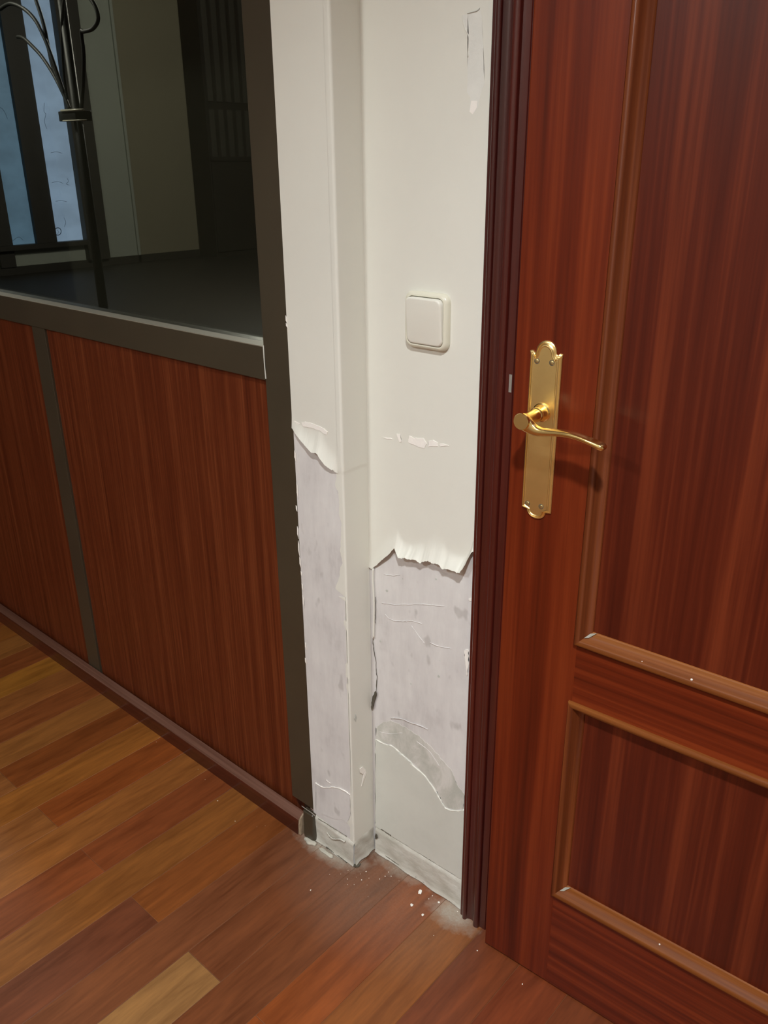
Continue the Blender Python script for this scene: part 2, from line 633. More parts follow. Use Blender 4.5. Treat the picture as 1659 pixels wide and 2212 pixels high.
def torn_sheet(name, edge, y0, ztop, x0, x1, parent, mat, D=0.03, thick=0.0007, jit=0.0010, nu=110):
    """sheet of paint hanging from ztop to a torn edge. edge: (px, py, lift) read off the photo; lift = distance the edge stands off the wall."""
    E_ = []
    for px, py, lf in edge:
        p = onY((px, py), y0 - lf)
        E_.append((p.x, p.z, lf))
    ez = [(x, z) for x, z, l in E_]
    el = [(x, l) for x, z, l in E_]
    bm = bmesh.new()
    rowsA = []
    ph = random.random() * 9
    for i in range(nu + 1):
        x = x0 + (x1 - x0) * i / nu
        ze = interp(ez, x) + random.uniform(-jit, jit)
        lf = interp(el, x)
        Dl = D * (0.9 + 0.25 * math.sin(x * 60 + ph))
        ds = [0, 0.04, 0.1, 0.18, 0.28, 0.4, 0.52, 0.65, 0.8, 1.0, 1.25]
        col = []
        for d in ds:
            s = d * Dl
            t_ = max(0, 1 - d)
            off = lf * (t_ ** 1.7) + 0.0012
            zz = ze + s
            col.append(Vector((x, y0 - off, zz)))
        zlast = col[-1].z
        for kk in range(1, 7):
            zz = zlast + (ztop - zlast) * (kk / 6)
            col.append(Vector((x, y0 - 0.0012, zz)))
        rowsA.append(col)
    m_ = len(rowsA[0])
    A = [[bm.verts.new(p) for p in c] for c in rowsA]
    B = [[bm.verts.new(p + Vector((0, thick, 0))) for p in c] for c in rowsA]
    for i in range(nu):
        for j in range(m_ - 1):
            bm.faces.new([A[i][j], A[i + 1][j], A[i + 1][j + 1], A[i][j + 1]])
            bm.faces.new([B[i][j], B[i][j + 1], B[i + 1][j + 1], B[i + 1][j]])
        bm.faces.new([A[i][0], B[i][0], B[i + 1][0], A[i + 1][0]])
        bm.faces.new([A[i][-1], A[i + 1][-1], B[i + 1][-1], B[i][-1]])
    for i in (0, nu):
        for j in range(m_ - 1):
            bm.faces.new([A[i][j], A[i][j + 1], B[i][j + 1], B[i][j]])
    o_ = obj(name, bm, mat, parent, True)
    o_.data.set_sharp_from_angle(angle=math.radians(55))
    return o_


edge_b = [(804, 1228, .002), (812, 1222, .004), (822, 1213, .007), (835, 1202, .009), (845, 1192, .009), (852, 1183, .008), (857, 1196, .012),
          (861, 1205, .015), (868, 1206, .015), (875, 1205, .015), (888, 1209, .014), (895, 1209, .014), (904, 1213, .013), (908, 1216, .013), (915, 1213, .012), (925, 1211, .012),
          (932, 1216, .012), (945, 1218, .012), (951, 1222, .012), (955, 1228, .013), (968, 1229, .014), (980, 1233, .016), (988, 1238, .018), (993, 1237, .019),
          (998, 1231, .018), (1005, 1221, .016), (1010, 1210, .014), (1018, 1196, .010), (1024, 1190, .008)]
torn_sheet('peeling_paint', edge_b, YB, 2.05, XC + 0.0005, -0.6815, wb, M['paint'], D=0.034)


def patch(name, pix, y, mat, parent, thick=0.0008, step=0.004, amp=0.0008, crop=None, label=None):
    if crop:
        ox, oy, s = crop
        pix = [(ox + a / s, oy + c / s) for a, c in pix]
    pts = ragged([onY(p, y) for p in pix], step, amp)
    for p in pts:
        p.y = y
    bm = prism(bmesh.new(), pts, thick)
    o = obj(name, bm, mat, parent)
    if label:
        o['label'] = label
    return o


# lower remnant of paint with its broken upper lip, down to the skirting scar
low = [(812, 1597), (822, 1604), (835, 1609), (848, 1611), (858, 1619), (866, 1629), (877, 1636), (888, 1646), (897, 1657), (905, 1664), (915, 1672),
       (925, 1685), (934, 1697), (944, 1712), (950, 1724), (956, 1735), (964, 1746), (978, 1751), (990, 1751), (1003, 1749), (1003, 1900), (993, 1895), (812, 1783)]
patch('paint_remnant', low, YB, M['plaster_low'], wb, 0.0022, 0.005, 0.0008)
patch('undercoat_band', [(813, 1572), (828, 1560), (845, 1557), (875, 1570), (905, 1590), (930, 1612), (955, 1640), (975, 1662), (985, 1690), (1003, 1715), (1003, 1747), (978, 1749),
                         (960, 1742), (950, 1720), (940, 1702), (925, 1682), (905, 1661), (888, 1643), (866, 1626), (848, 1608), (825, 1603), (812, 1595)], YB, M['undercoat'], wb, 0.0004, 0.004, 0.0016)
# thin raised lips of old filler
lip = [(812, 1597), (835, 1608), (848, 1611), (860, 1621), (877, 1637), (897, 1657), (915, 1672), (934, 1697), (950, 1724), (964, 1746), (990, 1751), (1003, 1749)]


def ridge(name, pix, y, mat, parent, r0=0.0012, r1=0.0022):
    pts = []
    for p in spline([onY(q, y) for q in pix], 5):
        pts.append(Vector((p.x + random.uniform(-.0006, .0006), y - 0.001, p.z + random.uniform(-.0006, .0006))))
    return obj(name, tube(bmesh.new(), pts, [random.uniform(r0, r1) for _ in pts], 8), mat, parent, True)


ridge('broken_lip', lip, YB, M['paint'], wb, 0.0007, 0.0019)
ridge('old_ridge', [(845, 1551), (870, 1553), (885, 1560), (905, 1566), (925, 1575)], YB, M['plaster'], wb, 0.0006, 0.0012)
for pix in ([(832, 1326), (842, 1336), (856, 1341), (880, 1342)], [(868, 1341), (890, 1341), (912, 1347)], [(826, 1302), (860, 1306), (905, 1305), (960, 1309)],
            [(830, 1240), (850, 1243), (866, 1241)], [(890, 1352), (910, 1380), (918, 1390)], [(930, 1388), (950, 1396), (975, 1400)], [(820, 1580), (840, 1585), (870, 1583)], [(900, 1600), (930, 1625), (950, 1655)]):
    ridge('trowel_streak', pix, YB + 0.0006, M['plaster'], wb, 0.0003, 0.0008)
# white filler patches
c4 = (560, 850, 3.318)
for q in ([(985, 288), (1012, 290), (1016, 320), (1024, 345), (1006, 348), (996, 318)],
          [(1078, 303), (1110, 318), (1180, 322), (1200, 360), (1188, 392), (1165, 390), (1130, 375), (1066, 350)],
          [(1215, 342), (1250, 335), (1280, 352), (1282, 378), (1212, 380)],
          [(1290, 364), (1320, 360), (1362, 375), (1300, 378)],
          [(885, 313), (940, 318), (958, 328), (920, 326)]):
    patch('filler_patch', q, YB - 0.0011, M['filler'], wb, 0.0008, 0.003, 0.0005, c4)
ct = (960, 0, 7.54)
patch('scraped_patch', [(300, 245), (470, 212), (575, 130), (612, 260), (640, 1000), (655, 1350), (600, 1500), (545, 1750), (465, 1862), (412, 1820), (430, 1600), (365, 1500),
                        (378, 1290), (384, 1245), (378, 1100), (382, 930), (398, 620), (340, 480), (303, 350)], YB - 0.0011, M['scrape'], wb, 0.0002, 0.008, 0.0004, ct)
pts = [onY((960 + a / 7.54, c / 7.54), YB - 0.0012) for a, c in [(300, 250), (305, 350), (340, 480), (385, 560), (398, 640), (385, 930)]]
obj('scraped_lip', tube(bmesh.new(), spline(pts, 5), 0.0007, 6), M['paint'], wb, True)
pts = [onY((960 + a / 7.54, c / 7.54), YB - 0.0018) for a, c in [(370, 218), (440, 200), (520, 178), (560, 150), (575, 125)]]
obj('scraped_crack_shadow', tube(bmesh.new(), spline(pts, 5), [0.0003 + 0.0005 * math.sin(i / 20 * 3.1) for i in range(21)], 6), M['greenish'], wb, True)  # shadow of the crack drawn as a thin grey line
patch('scraped_end', [(435, 1640), (540, 1640), (530, 1750), (465, 1860), (412, 1820)], YB - 0.0012, M['filler'], wb, 0.0002, 0.008, 0.0003, ct)
# chips of paint by the casing
patch('paint_chip', [(1003, 1404), (1012, 1402), (1013, 1440), (1009, 1460), (1006, 1430)], YB, M['filler'], wb, 0.0012)
patch('paint_chip', [(1013, 1293), (1019, 1292), (1020, 1298), (1014, 1297)], YB, M['filler'], wb, 0.0012, 0.01, 0)
# specks and a dirty streak on the bare plaster
for (a, c, s) in [(836, 1276, 3), (942, 1251, 2.5), (822, 1385, 2.6), (888, 1477, 1.6), (948, 1461, 3), (870, 1250, 1.5), (905, 1640, 1.6), (951, 1427, 1)]:
    patch('speck', [(a - s, c - s * .5), (a, c - s), (a + s, c), (a + s * .5, c + s), (a - s * .6, c + s * .8)], YB, M['greenish'], wb, 0.0003, 0.01, 0.0002)

# skirting scar on the recessed wall


def scar(name, pa, pb, y, zt0, zt1, parent, n=60):
    bm = bmesh.new()
    G = []
    for i in range(n + 1):
        x = pa + (pb - pa) * i / n
        zt = zt0 + (zt1 - zt0) * i / n + random.uniform(-.0012, .0012)
        col = []
        for j in range(13):
            q = j / 12
            off = 0.003 + 0.0022 * (math.sin(x * 90 + q * 5) * 0.5 + 0.5) * (1 - q) + random.uniform(0, 0.0007)
            if j == 12:
                off = 0.0
            if j == 0:
                off += 0.002
            col.append(bm.verts.new((x, y - off, 0.002 + q * (zt - 0.002))))
        G.append(col)
    for i in range(n):
        for j in range(12):
            bm.faces.new([G[i][j], G[i + 1][j], G[i + 1][j + 1], G[i][j + 1]])
    return obj(name, bm, M['scar'], parent, True)


scar('skirting_scar', XC + 0.007, -0.682, YB, 0.063, 0.071, wb)
ridge('scar_crack', [(824, 1790), (836, 1798), (846, 1804)], YB - 0.001, M['crack'], wb, 0.0006, 0.0014)
ridge('scar_crack', [(818, 1786), (860, 1812), (905, 1842), (950, 1870), (990, 1894)], YB + 0.0004, M['crack'], wb, 0.0002, 0.0006)
ridge('scar_crack', [(816, 1836), (845, 1856), (880, 1880), (905, 1898), (930, 1915), (960, 1938), (988, 1958)], YB - 0.003, M['crack'], wb, 0.0004, 0.0010)
# vertical split in the inner corner, its shadow laid on as dark strips
ridge('corner_crack', [(806, 1378), (808, 1400), (812, 1425), (814, 1452), (815, 1470), (813, 1495)], YB - 0.0005, M['crack'], wb, 0.0004, 0.0008)
patch('corner_hole', [(811, 1493), (814, 1497), (811, 1508), (808, 1520), (806, 1531), (802, 1531), (803, 1518), (805, 1505)], YB - 0.004, M['crack'], wb, 0.0005)
ridge('corner_crack', [(812, 1290), (812, 1315), (811, 1345)], YB - 0.0012, M['crack'], wb, 0.0003, 0.0006)
patch('corner_hole', [(812, 1800), (815, 1804), (816, 1810), (812, 1813), (810, 1806)], YB - 0.006, M['crack'], wb, 0.0005, 0.01, 0)
# curling paint edge in the inner corner below the tear
pts = [onY(p, YB - 0.0035) for p in [(806, 1228), (806, 1260), (808, 1300), (808, 1340), (807, 1378)]]
obj('curled_paint_edge', tube(bmesh.new(), spline(pts, 5), [0.0016] * 21, 6), M['paint'], wb, True)

# ------------------------------------------------------------------ wall_left: narrow projecting wall beside the partition
bm = bmesh.new()
RC = 0.003
foot_ = [Vector((XP, YB + 0.12, 0)), Vector((XP, YL, 0))]
for k in range(7):
    a = math.radians(15 * k)
    foot_.append(Vector((XC - RC + math.sin(a) * RC, YL + RC - math.cos(a) * RC, 0)))
foot_.append(Vector((XC, YB + 0.12, 0)))
prism(bm, foot_, (0, 0, CEIL))
wl = obj('wall_left', bm, M['plaster'], kind='structure')

# paint that wraps the outer corner: from a ragged edge on the front face, around, to the inner corner
rag = [(726, 1018), (727, 1030), (724, 1050), (731, 1062), (733, 1085), (733, 1112), (738, 1130), (737, 1160), (735, 1190), (740, 1215), (736, 1225), (733, 1250), (724, 1272), (722, 1286),
       (735, 1289), (749, 1291), (752, 1300), (752, 1338), (742, 1341), (744, 1350), (750, 1372), (753, 1400), (754, 1430), (747, 1434), (747, 1460), (753, 1466), (748, 1480), (751, 1500),
       (755, 1600), (757, 1700), (757, 1716), (735, 1719), (726, 1717), (727, 1738), (738, 1745), (742, 1752), (741, 1768), (756, 1785)]
RZ = sorted([(onY(p, YL).z, onY(p, YL).x) for p in rag])
ZTEAR = RZ[-1][0]
bm = bmesh.new()
prev = None
zs = [0.06]
while zs[-1] < 1.0:
    zs.append(zs[-1] + 0.0035)
zs += [1.2, 1.6, 2.0, CEIL]
for z in zs:
    if z > ZTEAR:
        xr = -0.9237
    else:
        xr = min(interp(RZ, z) + random.uniform(-.0007, .0007), XC - 0.0045)
    r_ = 0.003
    t_ = 0.0012 if z > ZTEAR else 0.0005
    prof = [Vector((xr, YL - (t_ if z > ZTEAR else 0.0001), z)), Vector((xr + (0.0001 if z > ZTEAR else 0), YL - t_, z)), Vector(((xr + XC) / 2, YL - t_, z)), Vector((XC - r_, YL - t_, z))]
    for a in (15, 30, 45, 60, 75):
        prof.append(Vector((XC - r_ + math.sin(math.radians(a)) * (r_ + t_), YL + r_ - math.cos(math.radians(a)) * (r_ + t_), z)))
    prof += [Vector((XC + t_, YL + r_, z)), Vector((XC + t_, (YL + YB) / 2, z)), Vector((XC + t_, YB - 0.0008, z))]
    ring = [bm.verts.new(p) for p in prof]
    if prev:
        for a in range(len(ring) - 1):
            bm.faces.new([prev[a], prev[a + 1], ring[a + 1], ring[a]])
    prev = ring
o = obj('corner_paint', bm, M['paint'], wl, True)
o.data.set_sharp_from_angle(angle=math.radians(50))

edge_l = [(632, 925, .002), (641, 940, .006), (645, 945, .007), (652, 954, .008), (660, 963, .009), (668, 972, .010), (674, 978, .010), (681, 978, .010), (686, 981, .010), (690, 988, .010),
          (697, 998, .009), (704, 1006, .008), (710, 1010, .007), (717, 1015, .006), (721, 1015, .005), (724, 1019, .003), (727, 1021, .001)]
torn_sheet('peeling_paint', edge_l, YL, CEIL, XP - 0.001, -0.9235, wl, M['paint'], D=0.035, nu=70, jit=0.0006)
for q in ([(305, 208), (330, 203), (375, 212), (430, 232), (465, 252), (492, 275), (484, 294), (462, 290), (440, 268), (385, 247), (340, 240), (318, 238)],
          [(250, 193), (275, 207), (292, 215), (275, 225), (252, 218)],
          [(252, 238), (275, 232), (300, 245), (278, 268), (258, 272)]):
    patch('filler_patch', q, YL - 0.0011, M['filler'], wl, 0.0008, 0.003, 0.0005, c4)
ridge('filler_ridge', [(682, 1690), (692, 1697), (702, 1701), (720, 1700), (735, 1703), (748, 1710), (757, 1716)], YL, M['filler'], wl, 0.0007, 0.0014)
ridge('filler_ridge', [(705, 1684), (712, 1690), (716, 1692)], YL, M['filler'], wl, 0.0004, 0.0008)
patch('filler_patch', [(683, 1695), (700, 1702), (720, 1701), (735, 1704), (745, 1708), (757, 1718), (757, 1760), (750, 1778), (740, 1770), (725, 1770), (700, 1760), (683, 1748)], YL, M['plaster'], wl, 0.0007)
# flakes on the return face
for pix in ([(775, 1660), (782, 1655), (788, 1662), (783, 1672), (776, 1668)], [(784, 1672), (788, 1664), (790, 1668), (782, 1690), (779, 1698), (781, 1686)]):
    pts = [onX(p, XC) for p in pix]
    bm = prism(bmesh.new(), [Vector((XC + 0.0013, p.y, p.z)) for p in pts], (0.0012, 0, 0))
    obj('paint_flake', bm, M['filler'], wl)
pts = [Vector((XC + 0.0014, onX(p, XC).y, onX(p, XC).z)) for p in [(767, 1541), (769, 1549), (767, 1558), (764, 1551)]]
obj('dent', prism(bmesh.new(), pts, (0.0006, 0, 0)), M['greenish'], wl)

scar('skirting_scar', XP + 0.004, XC + 0.002, YL, 0.066, 0.061, wl, 40)
bm = bmesh.new()
G = []
for i in range(17):
    y = YL - 0.001 + (YB - YL - 0.002) * i / 16
    col = []
    for j in range(11):
        q = j / 10
        off = 0.0022 + 0.0014 * math.sin(y * 180 + q * 7) + (0.002 if j == 0 else 0)
        if j == 10:
            off = 0.0
        col.append(bm.verts.new((XC + max(off, 0), y, 0.004 + q * 0.058)))
    G.append(col)
for i in range(16):
    for j in range(10):
        bm.faces.new([G[i][j], G[i + 1][j], G[i + 1][j + 1], G[i][j + 1]])
obj('skirting_scar', bm, M['scar'], wl, True)
ridge('filler_ridge', [(707, 1798), (716, 1809), (724, 1812), (735, 1812), (745, 1818)], YL - 0.0055, M['scar'], wl, 0.001, 0.002)
ridge('scar_crack', [(705, 1829), (722, 1841), (738, 1853), (750, 1863)], YL - 0.005, M['crack'], wl, 0.0005, 0.0012)
ridge('scar_crack', [(688, 1768), (710, 1781), (735, 1797), (750, 1806)], YL - 0.0015, M['crack'], wl, 0.0003, 0.0006)
pts = [onZ(p, 0.002) for p in [(761, 1868), (772, 1866), (780, 1866), (775, 1873), (765, 1873)]]
obj('corner_gap', prism(bmesh.new(), pts, (0, 0, 0.0012)), M['crack'], wl)
# white paint smears along the edge of the dark post belong to the wall filler
smears = [(618, 690, 9), (619, 703, 5), (640, 1098, 7), (643, 1150, 14), (645, 1185, 18), (648, 1215, 12), (651, 1240, 6), (653, 1268, 8), (655, 1300, 14), (660, 1395, 8), (660, 1428, 7), (637, 985, 12), (642, 1060, 18)]
for (a, c, l_) in smears:
    patch('filler_smear', [(a - 0.8, c - l_), (a + 1.6, c - l_ * .5), (a + 2.6, c + l_), (a + 1.0, c + l_ * .6), (a - 0.6, c + l_ * .2)], YL - 0.0012, M['filler'], wl, 0.0006, 0.01, 0.0003)

# ------------------------------------------------------------------ glazed partition
part = bpy.data.objects.new('glazed_partition', None)
COL.objects.link(part)
part.location = (XP, YL, 0)
part['label'] = 'dark bronze framed partition with tinted glass above reddish wood panels'
part['category'] = 'partition'


def pobj(name, bm, mat, smooth=False, parent=None, **k):
    par = parent or part
    o = obj(name, bm, mat, par, smooth, **k)
    o.matrix_parent_inverse = Matrix.Translation((-XP, -YL, 0))
    return o


YF = YL
pobj('frame_post', bx(-1.094, XP, YF, YF + 0.06, 0.075, CEIL, 0.0012), M['bronze'])
pobj('bottom_rail', bx(-6.9, -1.094, YF + 0.014, YF + 0.05, 0, 0.05), M['bronze'])
pobj('middle_rail', bx(-6.9, -1.0945, YF, YF + 0.052, 0.976, 1.0345, 0.0012), M['bronze'])
pobj('rail_top_strip', bx(-3.53, -1.0945, YF - 0.0003, YF + 0.026, 1.0335, 1.0352, 0.0003), M['strip'], label='pale grey strip along the top of the rail')  # pale strip laid over the top face of the rail
pobj('top_rail', bx(-6.9, -1.0945, YF, YF + 0.052, 2.36, CEIL, 0.001), M['bronze'])
mx0 = [(-1.924, -1.866), (-2.755, -2.697), (-3.586, -3.528), (-4.417, -4.359), (-5.248, -5.19), (-6.079, -6.021)]
for a, c in mx0:
    pobj('panel_mullion', bx(a, c, YF + 0.002, YF + 0.05, 0.02, 0.9765, 0.001), M['bronze'])
pobj('glass_mullion', bx(-3.586, -3.528, YF + 0.002, YF + 0.05, 1.0345, 2.36, 0.001), M['bronze'])
edges = [-1.093] + [v for ac in mx0 for v in (ac[1], ac[0])] + [-6.9]
for i in range(0, len(edges), 2):
    pobj('wood_panel', bx(edges[i + 1] - 0.003, edges[i] + 0.003, YF + 0.008, YF + 0.03, 0.02, 0.979), M['laminate'])
for a, c in ((-3.53, -1.0935), (-6.9, -3.584)):
    pobj('glass_pane', bx(a, c, YF + 0.026, YF + 0.031, 1.03, 2.365), M['glass'])
# painted caulk line where the rail butts against the post
pts = [onY(p, YF - 0.0003) for p in [(568, 747), (570, 746), (572, 775), (573, 790), (575.5, 818), (573.5, 818), (570.5, 785)]]
pobj('caulk_line', prism(bmesh.new(), pts, 0.0005), M['plaster_low'], label='thin pale caulk line')
# scuffed stub at the foot of the post
foot = bx(-1.049, -1.0185, YF - 0.014, YF - 0.0005, 0.004, 0.068, 0.003)
for v in foot.verts:
    if v.co.z > 0.05:
        v.co.y += 0.004
        v.co.x -= 0.003
    v.co += Vector((random.uniform(-.0008, .0008), random.uniform(-.0008, .0008), random.uniform(-.0008, .0008)))
pobj('post_foot', foot, M['bronze'], label='scuffed dark foot of the post')
tin = tube(bmesh.new(), [onY(p, YF - 0.013) for p in [(652, 1741), (660, 1747), (672, 1755), (680, 1762)]], 0.0008, 6)
pobj('bent_edge', tin, M['grey_metal'])

# skirting board of the partition
prof = [(0.918, 0.0), (0.900, 0.0), (0.900, 0.037), (0.9008, 0.0405), (0.9032, 0.0440), (0.9070, 0.0475), (0.9120, 0.0505), (0.9145, 0.0515), (0.918, 0.0520)]
bm = bmesh.new()
xs = [-6.95, -1.0615]
ra = [[bm.verts.new((x + (0.003 if (x > -2 and z > 0.03) else 0), y, z)) for y, z in prof] for x in xs]
for i in range(len(prof)):
    j = (i + 1) % len(prof)
    f = bm.faces.new([ra[0][i], ra[0][j], ra[1][j], ra[1][i]])
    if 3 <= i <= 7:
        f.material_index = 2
f0 = bm.faces.new(ra[0])
f1 = bm.faces.new(ra[1])
f1.material_index = 1
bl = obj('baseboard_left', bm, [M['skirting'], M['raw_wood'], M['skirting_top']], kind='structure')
bm = bmesh.new()
pp = [Vector((-1.0598, y, z)) for y, z in [(0.9165, 0.002), (0.901, 0.002), (0.9015, 0.03), (0.905, 0.043), (0.911, 0.050), (0.9165, 0.051)]]
prism(bm, [p + Vector((0, 0, 0)) for p in pp], (0.0045, 0, 0))
for v in bm.verts:
    v.co += Vector((random.uniform(-.001, .001), random.uniform(-.0008, .0008), random.uniform(-.001, .001)))
obj('splintered_end', bm, M['raw_wood'], bl, label='pale broken end of the skirting board')
bm = bx(-2.4, XP, 0.9181, 0.9195, 0, 0.06)
bm.free()

# ------------------------------------------------------------------ door casing
cas = [(-0.6805, 0.978), (-0.6805, 0.9655), (-0.6790, 0.9640), (-0.6735, 0.9640), (-0.6730, 0.9625)]
for k in range(9):
    a = math.pi * (1 - k / 8)
    cas.append((-0.6685 + 0.0043 * math.cos(a), 0.9620 - 0.0036 * math.sin(a)))
cas += [(-0.6640, 0.9640), (-0.6600, 0.9665), (-0.6560, 0.9675), (-0.6510, 0.9668), (-0.6480, 0.9645)]
for k in range(11):
    a = math.pi * (1 - k / 10)
    cas.append((-0.6420 + 0.0062 * math.cos(a), 0.9625 - 0.0050 * math.sin(a)))
cas += [(-0.6355, 0.9645), (-0.6320, 0.9650), (-0.6240, 0.9650), (-0.6230, 0.9665), (-0.6140, 0.9665), (-0.6130, 0.978)]


def casing(flip=False):
    bm = bmesh.new()
    ins = []
    for x, y in cas:
        ins.append((x - XD0, y))
    P = []
    for x, y in ins:   # x: offset outwards from opening (negative on the left side)
        P.append([Vector((XD0 + x, y, 0.0)), Vector((XD0 + x, y, 2.055 - x)), Vector((XD1 - x, y, 2.055 - x)), Vector((XD1 - x, y, 0.0))])
    n = len(P)
    V = [[bm.verts.new(p) for p in row] for row in P]
    for i in range(n - 1):
        for k in range(3):
            bm.faces.new([V[i][k], V[i + 1][k], V[i + 1][k + 1], V[i][k + 1]])
    for k in (0, 3):
        bm.faces.new([V[i][k] for i in range(n)])
    return bm


tr = obj('trim_1', casing(), M['casing'], None, True, kind='structure')
tr.data.set_sharp_from_angle(angle=math.radians(40))
bm = bx(XD0 - 0.0, XD0 + 0.0, 0, 0, 0, 0)
bm.free()
bm = bmesh.new()
box(bm, XD0 - 0.03, XD0 - 0.004, YB - 0.006, YB + 0.125, 0, 2.075)
box(bm, XD1 + 0.004, XD1 + 0.03, YB - 0.006, YB + 0.125, 0, 2.075)
box(bm, XD0 - 0.03, XD1 + 0.03, YB - 0.006, YB + 0.125, 2.06, 2.085)
obj('door_jamb', bm, M['casing'], tr)
p = onY((1103.5, 828), 0.9660)
obj('strike_plate', bx(p.x - 0.0022, p.x + 0.0022, 0.9645, 0.968, p.z - 0.0125, p.z + 0.0125), M['grey_metal'], tr, label='small grey metal strike plate')

# ------------------------------------------------------------------ the door, standing a few centimetres ajar
ANG = math.radians(3.0)
door = bpy.data.objects.new('door_1', None)
COL.objects.link(door)
door.location = (-0.600, 0.9405, 0)
door.rotation_euler = (0, 0, ANG)
door['kind'] = 'structure'
# local frame: x along the leaf, y into the wall, z up
SL, LW, LZ0, LZ1, TH = -0.006, 0.722, 0.004, 2.045, 0.030
PX0, PX1 = 0.118, 0.598
panels = [(0.6865, 1.92), (0.209, 0.583)]
obj('stile', bx(SL, PX0 + 0.001, 0, TH, LZ0, LZ1, 0.0018), M['door_v'], door)
obj('stile', bx(PX1 - 0.001, LW, 0, TH, LZ0, LZ1, 0.0018), M['door_v'], door)
for a, c in ((LZ0, 0.211), (0.582, 0.6875), (1.919, LZ1)):
    obj('rail', bx(PX0 + 0.0005, PX1 - 0.0005, 0.0004, TH, a, c), M['door_h'], door)


def moulding(z0, z1):
    # (inset from the opening edge, y)
    pr = [(-0.0035, 0.0015), (-0.0035, -0.0035), (-0.0015, -0.0062), (0.0015, -0.0070), (0.0045, -0.0060), (0.0062, -0.0035), (0.0075, -0.0008), (0.0105, 0.0022), (0.0135, 0.0065), (0.0165, 0.0085), (0.0185, 0.0105), (0.0185, 0.0135)]
    bm = bmesh.new()
    V = []
    for d, y in pr:
        V.append([bm.verts.new(c) for c in ((PX0 + d, y, z0 + d), (PX1 - d, y, z0 + d), (PX1 - d, y, z1 - d), (PX0 + d, y, z1 - d))])
    for i in range(len(pr) - 1):
        for k in range(4):
            f = bm.faces.new([V[i][k], V[i + 1][k], V[i + 1][(k + 1) % 4], V[i][(k + 1) % 4]])
            f.material_index = 0 if k in (1, 3) else 1
    return bm


for z0, z1 in panels:
    obj('door_panel', bx(PX0 + 0.004, PX1 - 0.004, 0.0115, 0.022, z0 + 0.004, z1 - 0.004), M['door_p'], door)
    mo = obj('panel_moulding', moulding(z0, z1), [M['mould_v'], M['mould_h']], door)
    for p in mo.data.polygons:
        p.use_smooth = True
    mo.data.set_sharp_from_angle(angle=math.radians(50))
    # small pale wedge in the mitred corner
    q = bmesh.new()
    prism(q, [Vector((PX0 + 0.0105, 0.0005, z0 + 0.0105)), Vector((PX0 + 0.0165, 0.0075, z0 + 0.0165)), Vector((PX0 + 0.025, 0.0100, z0 + 0.019)), Vector((PX0 + 0.0165, 0.0030, z0 + 0.0118))], (0, -0.0012, 0.0008))
    obj('corner_wedge', q, M['strip'], door)
def dpt(p, out=0.0):
    r = ray(p)
    o = np.array([-0.600, 0.9405]) + np.array([math.sin(ANG), -math.cos(ANG)]) * out
    A = np.array([[r[0], -math.cos(ANG)], [r[1], -math.sin(ANG)]])
    t_, s_ = np.linalg.solve(A, o)
    return Vector((s_, -out, H + r[2] * t_))


for (a, c, o_) in [(1387, 1430, 0.001), (1497, 1460, -0.004), (1494, 1468, 0.003), (1265, 1955, -0.003), (1425, 2040, -0.003)]:
    p = dpt((a, c), o_)
    q = bmesh.new()
    bmesh.ops.create_icosphere(q, subdivisions=1, radius=0.0017)
    bmesh.ops.transform(q, matrix=Matrix.Translation(p), verts=q.verts)
    obj('paint_speck', q, M['chip'], door)
for (a, c) in [(1300, 1081), (490, 1092)][:1]:
    q = bmesh.new()
    bmesh.ops.create_icosphere(q, subdivisions=1, radius=0.001)
    bmesh.ops.transform(q, matrix=Matrix.Translation(dpt((a, c), -0.008)), verts=q.verts)
    obj('paint_speck', q, M['chip'], door)

# brass lever set
cxh = 0.0405
z0h, z1h = 0.872, 1.092
hw = 0.0228


def plate_outline(q=0.0):
    """outline of the plate drawn in by q"""
    w_ = hw - q
    pts = [(-w_, z0h + 0.002 + q), (-w_, z0h - 0.0005 + q), (-0.0165, z0h - 0.0015 + q * 1.0)]
    for k in range(0, 13):
        a = math.pi + math.pi * k / 12
        pts.append((math.cos(a) * (0.0145 - q * .9), z0h - 0.0015 + q * .4 + math.sin(a) * (0.0118 - q * .6)))
    pts += [(0.0165, z0h - 0.0015 + q), (w_, z0h - 0.0005 + q), (w_, z0h + 0.002 + q)]
    ear = max(0.0, 0.0010 - q * 0.2)
    pts += [(w_, z1h - 0.006 - q), (w_ + ear, z1h - q * 1.3), (w_ - 0.003, z1h + 0.0008 - q * 1.5), (max(0.0165 - q * .5, 0.012), z1h - 0.0020 - q * 1.5)]
    for k in range(0, 15):
        a = math.pi * k / 14
        pts.append((math.cos(a) * (0.0148 - q), z1h - 0.001 - q * .5 + math.sin(a) * (0.0162 - q * .8)))
    pts += [(-max(0.0165 - q * .5, 0.012), z1h - 0.0020 - q * 1.5), (-w_ + 0.003, z1h + 0.0008 - q * 1.5), (-w_ - ear, z1h - q * 1.3), (-w_, z1h - 0.006 - q)]
    return pts


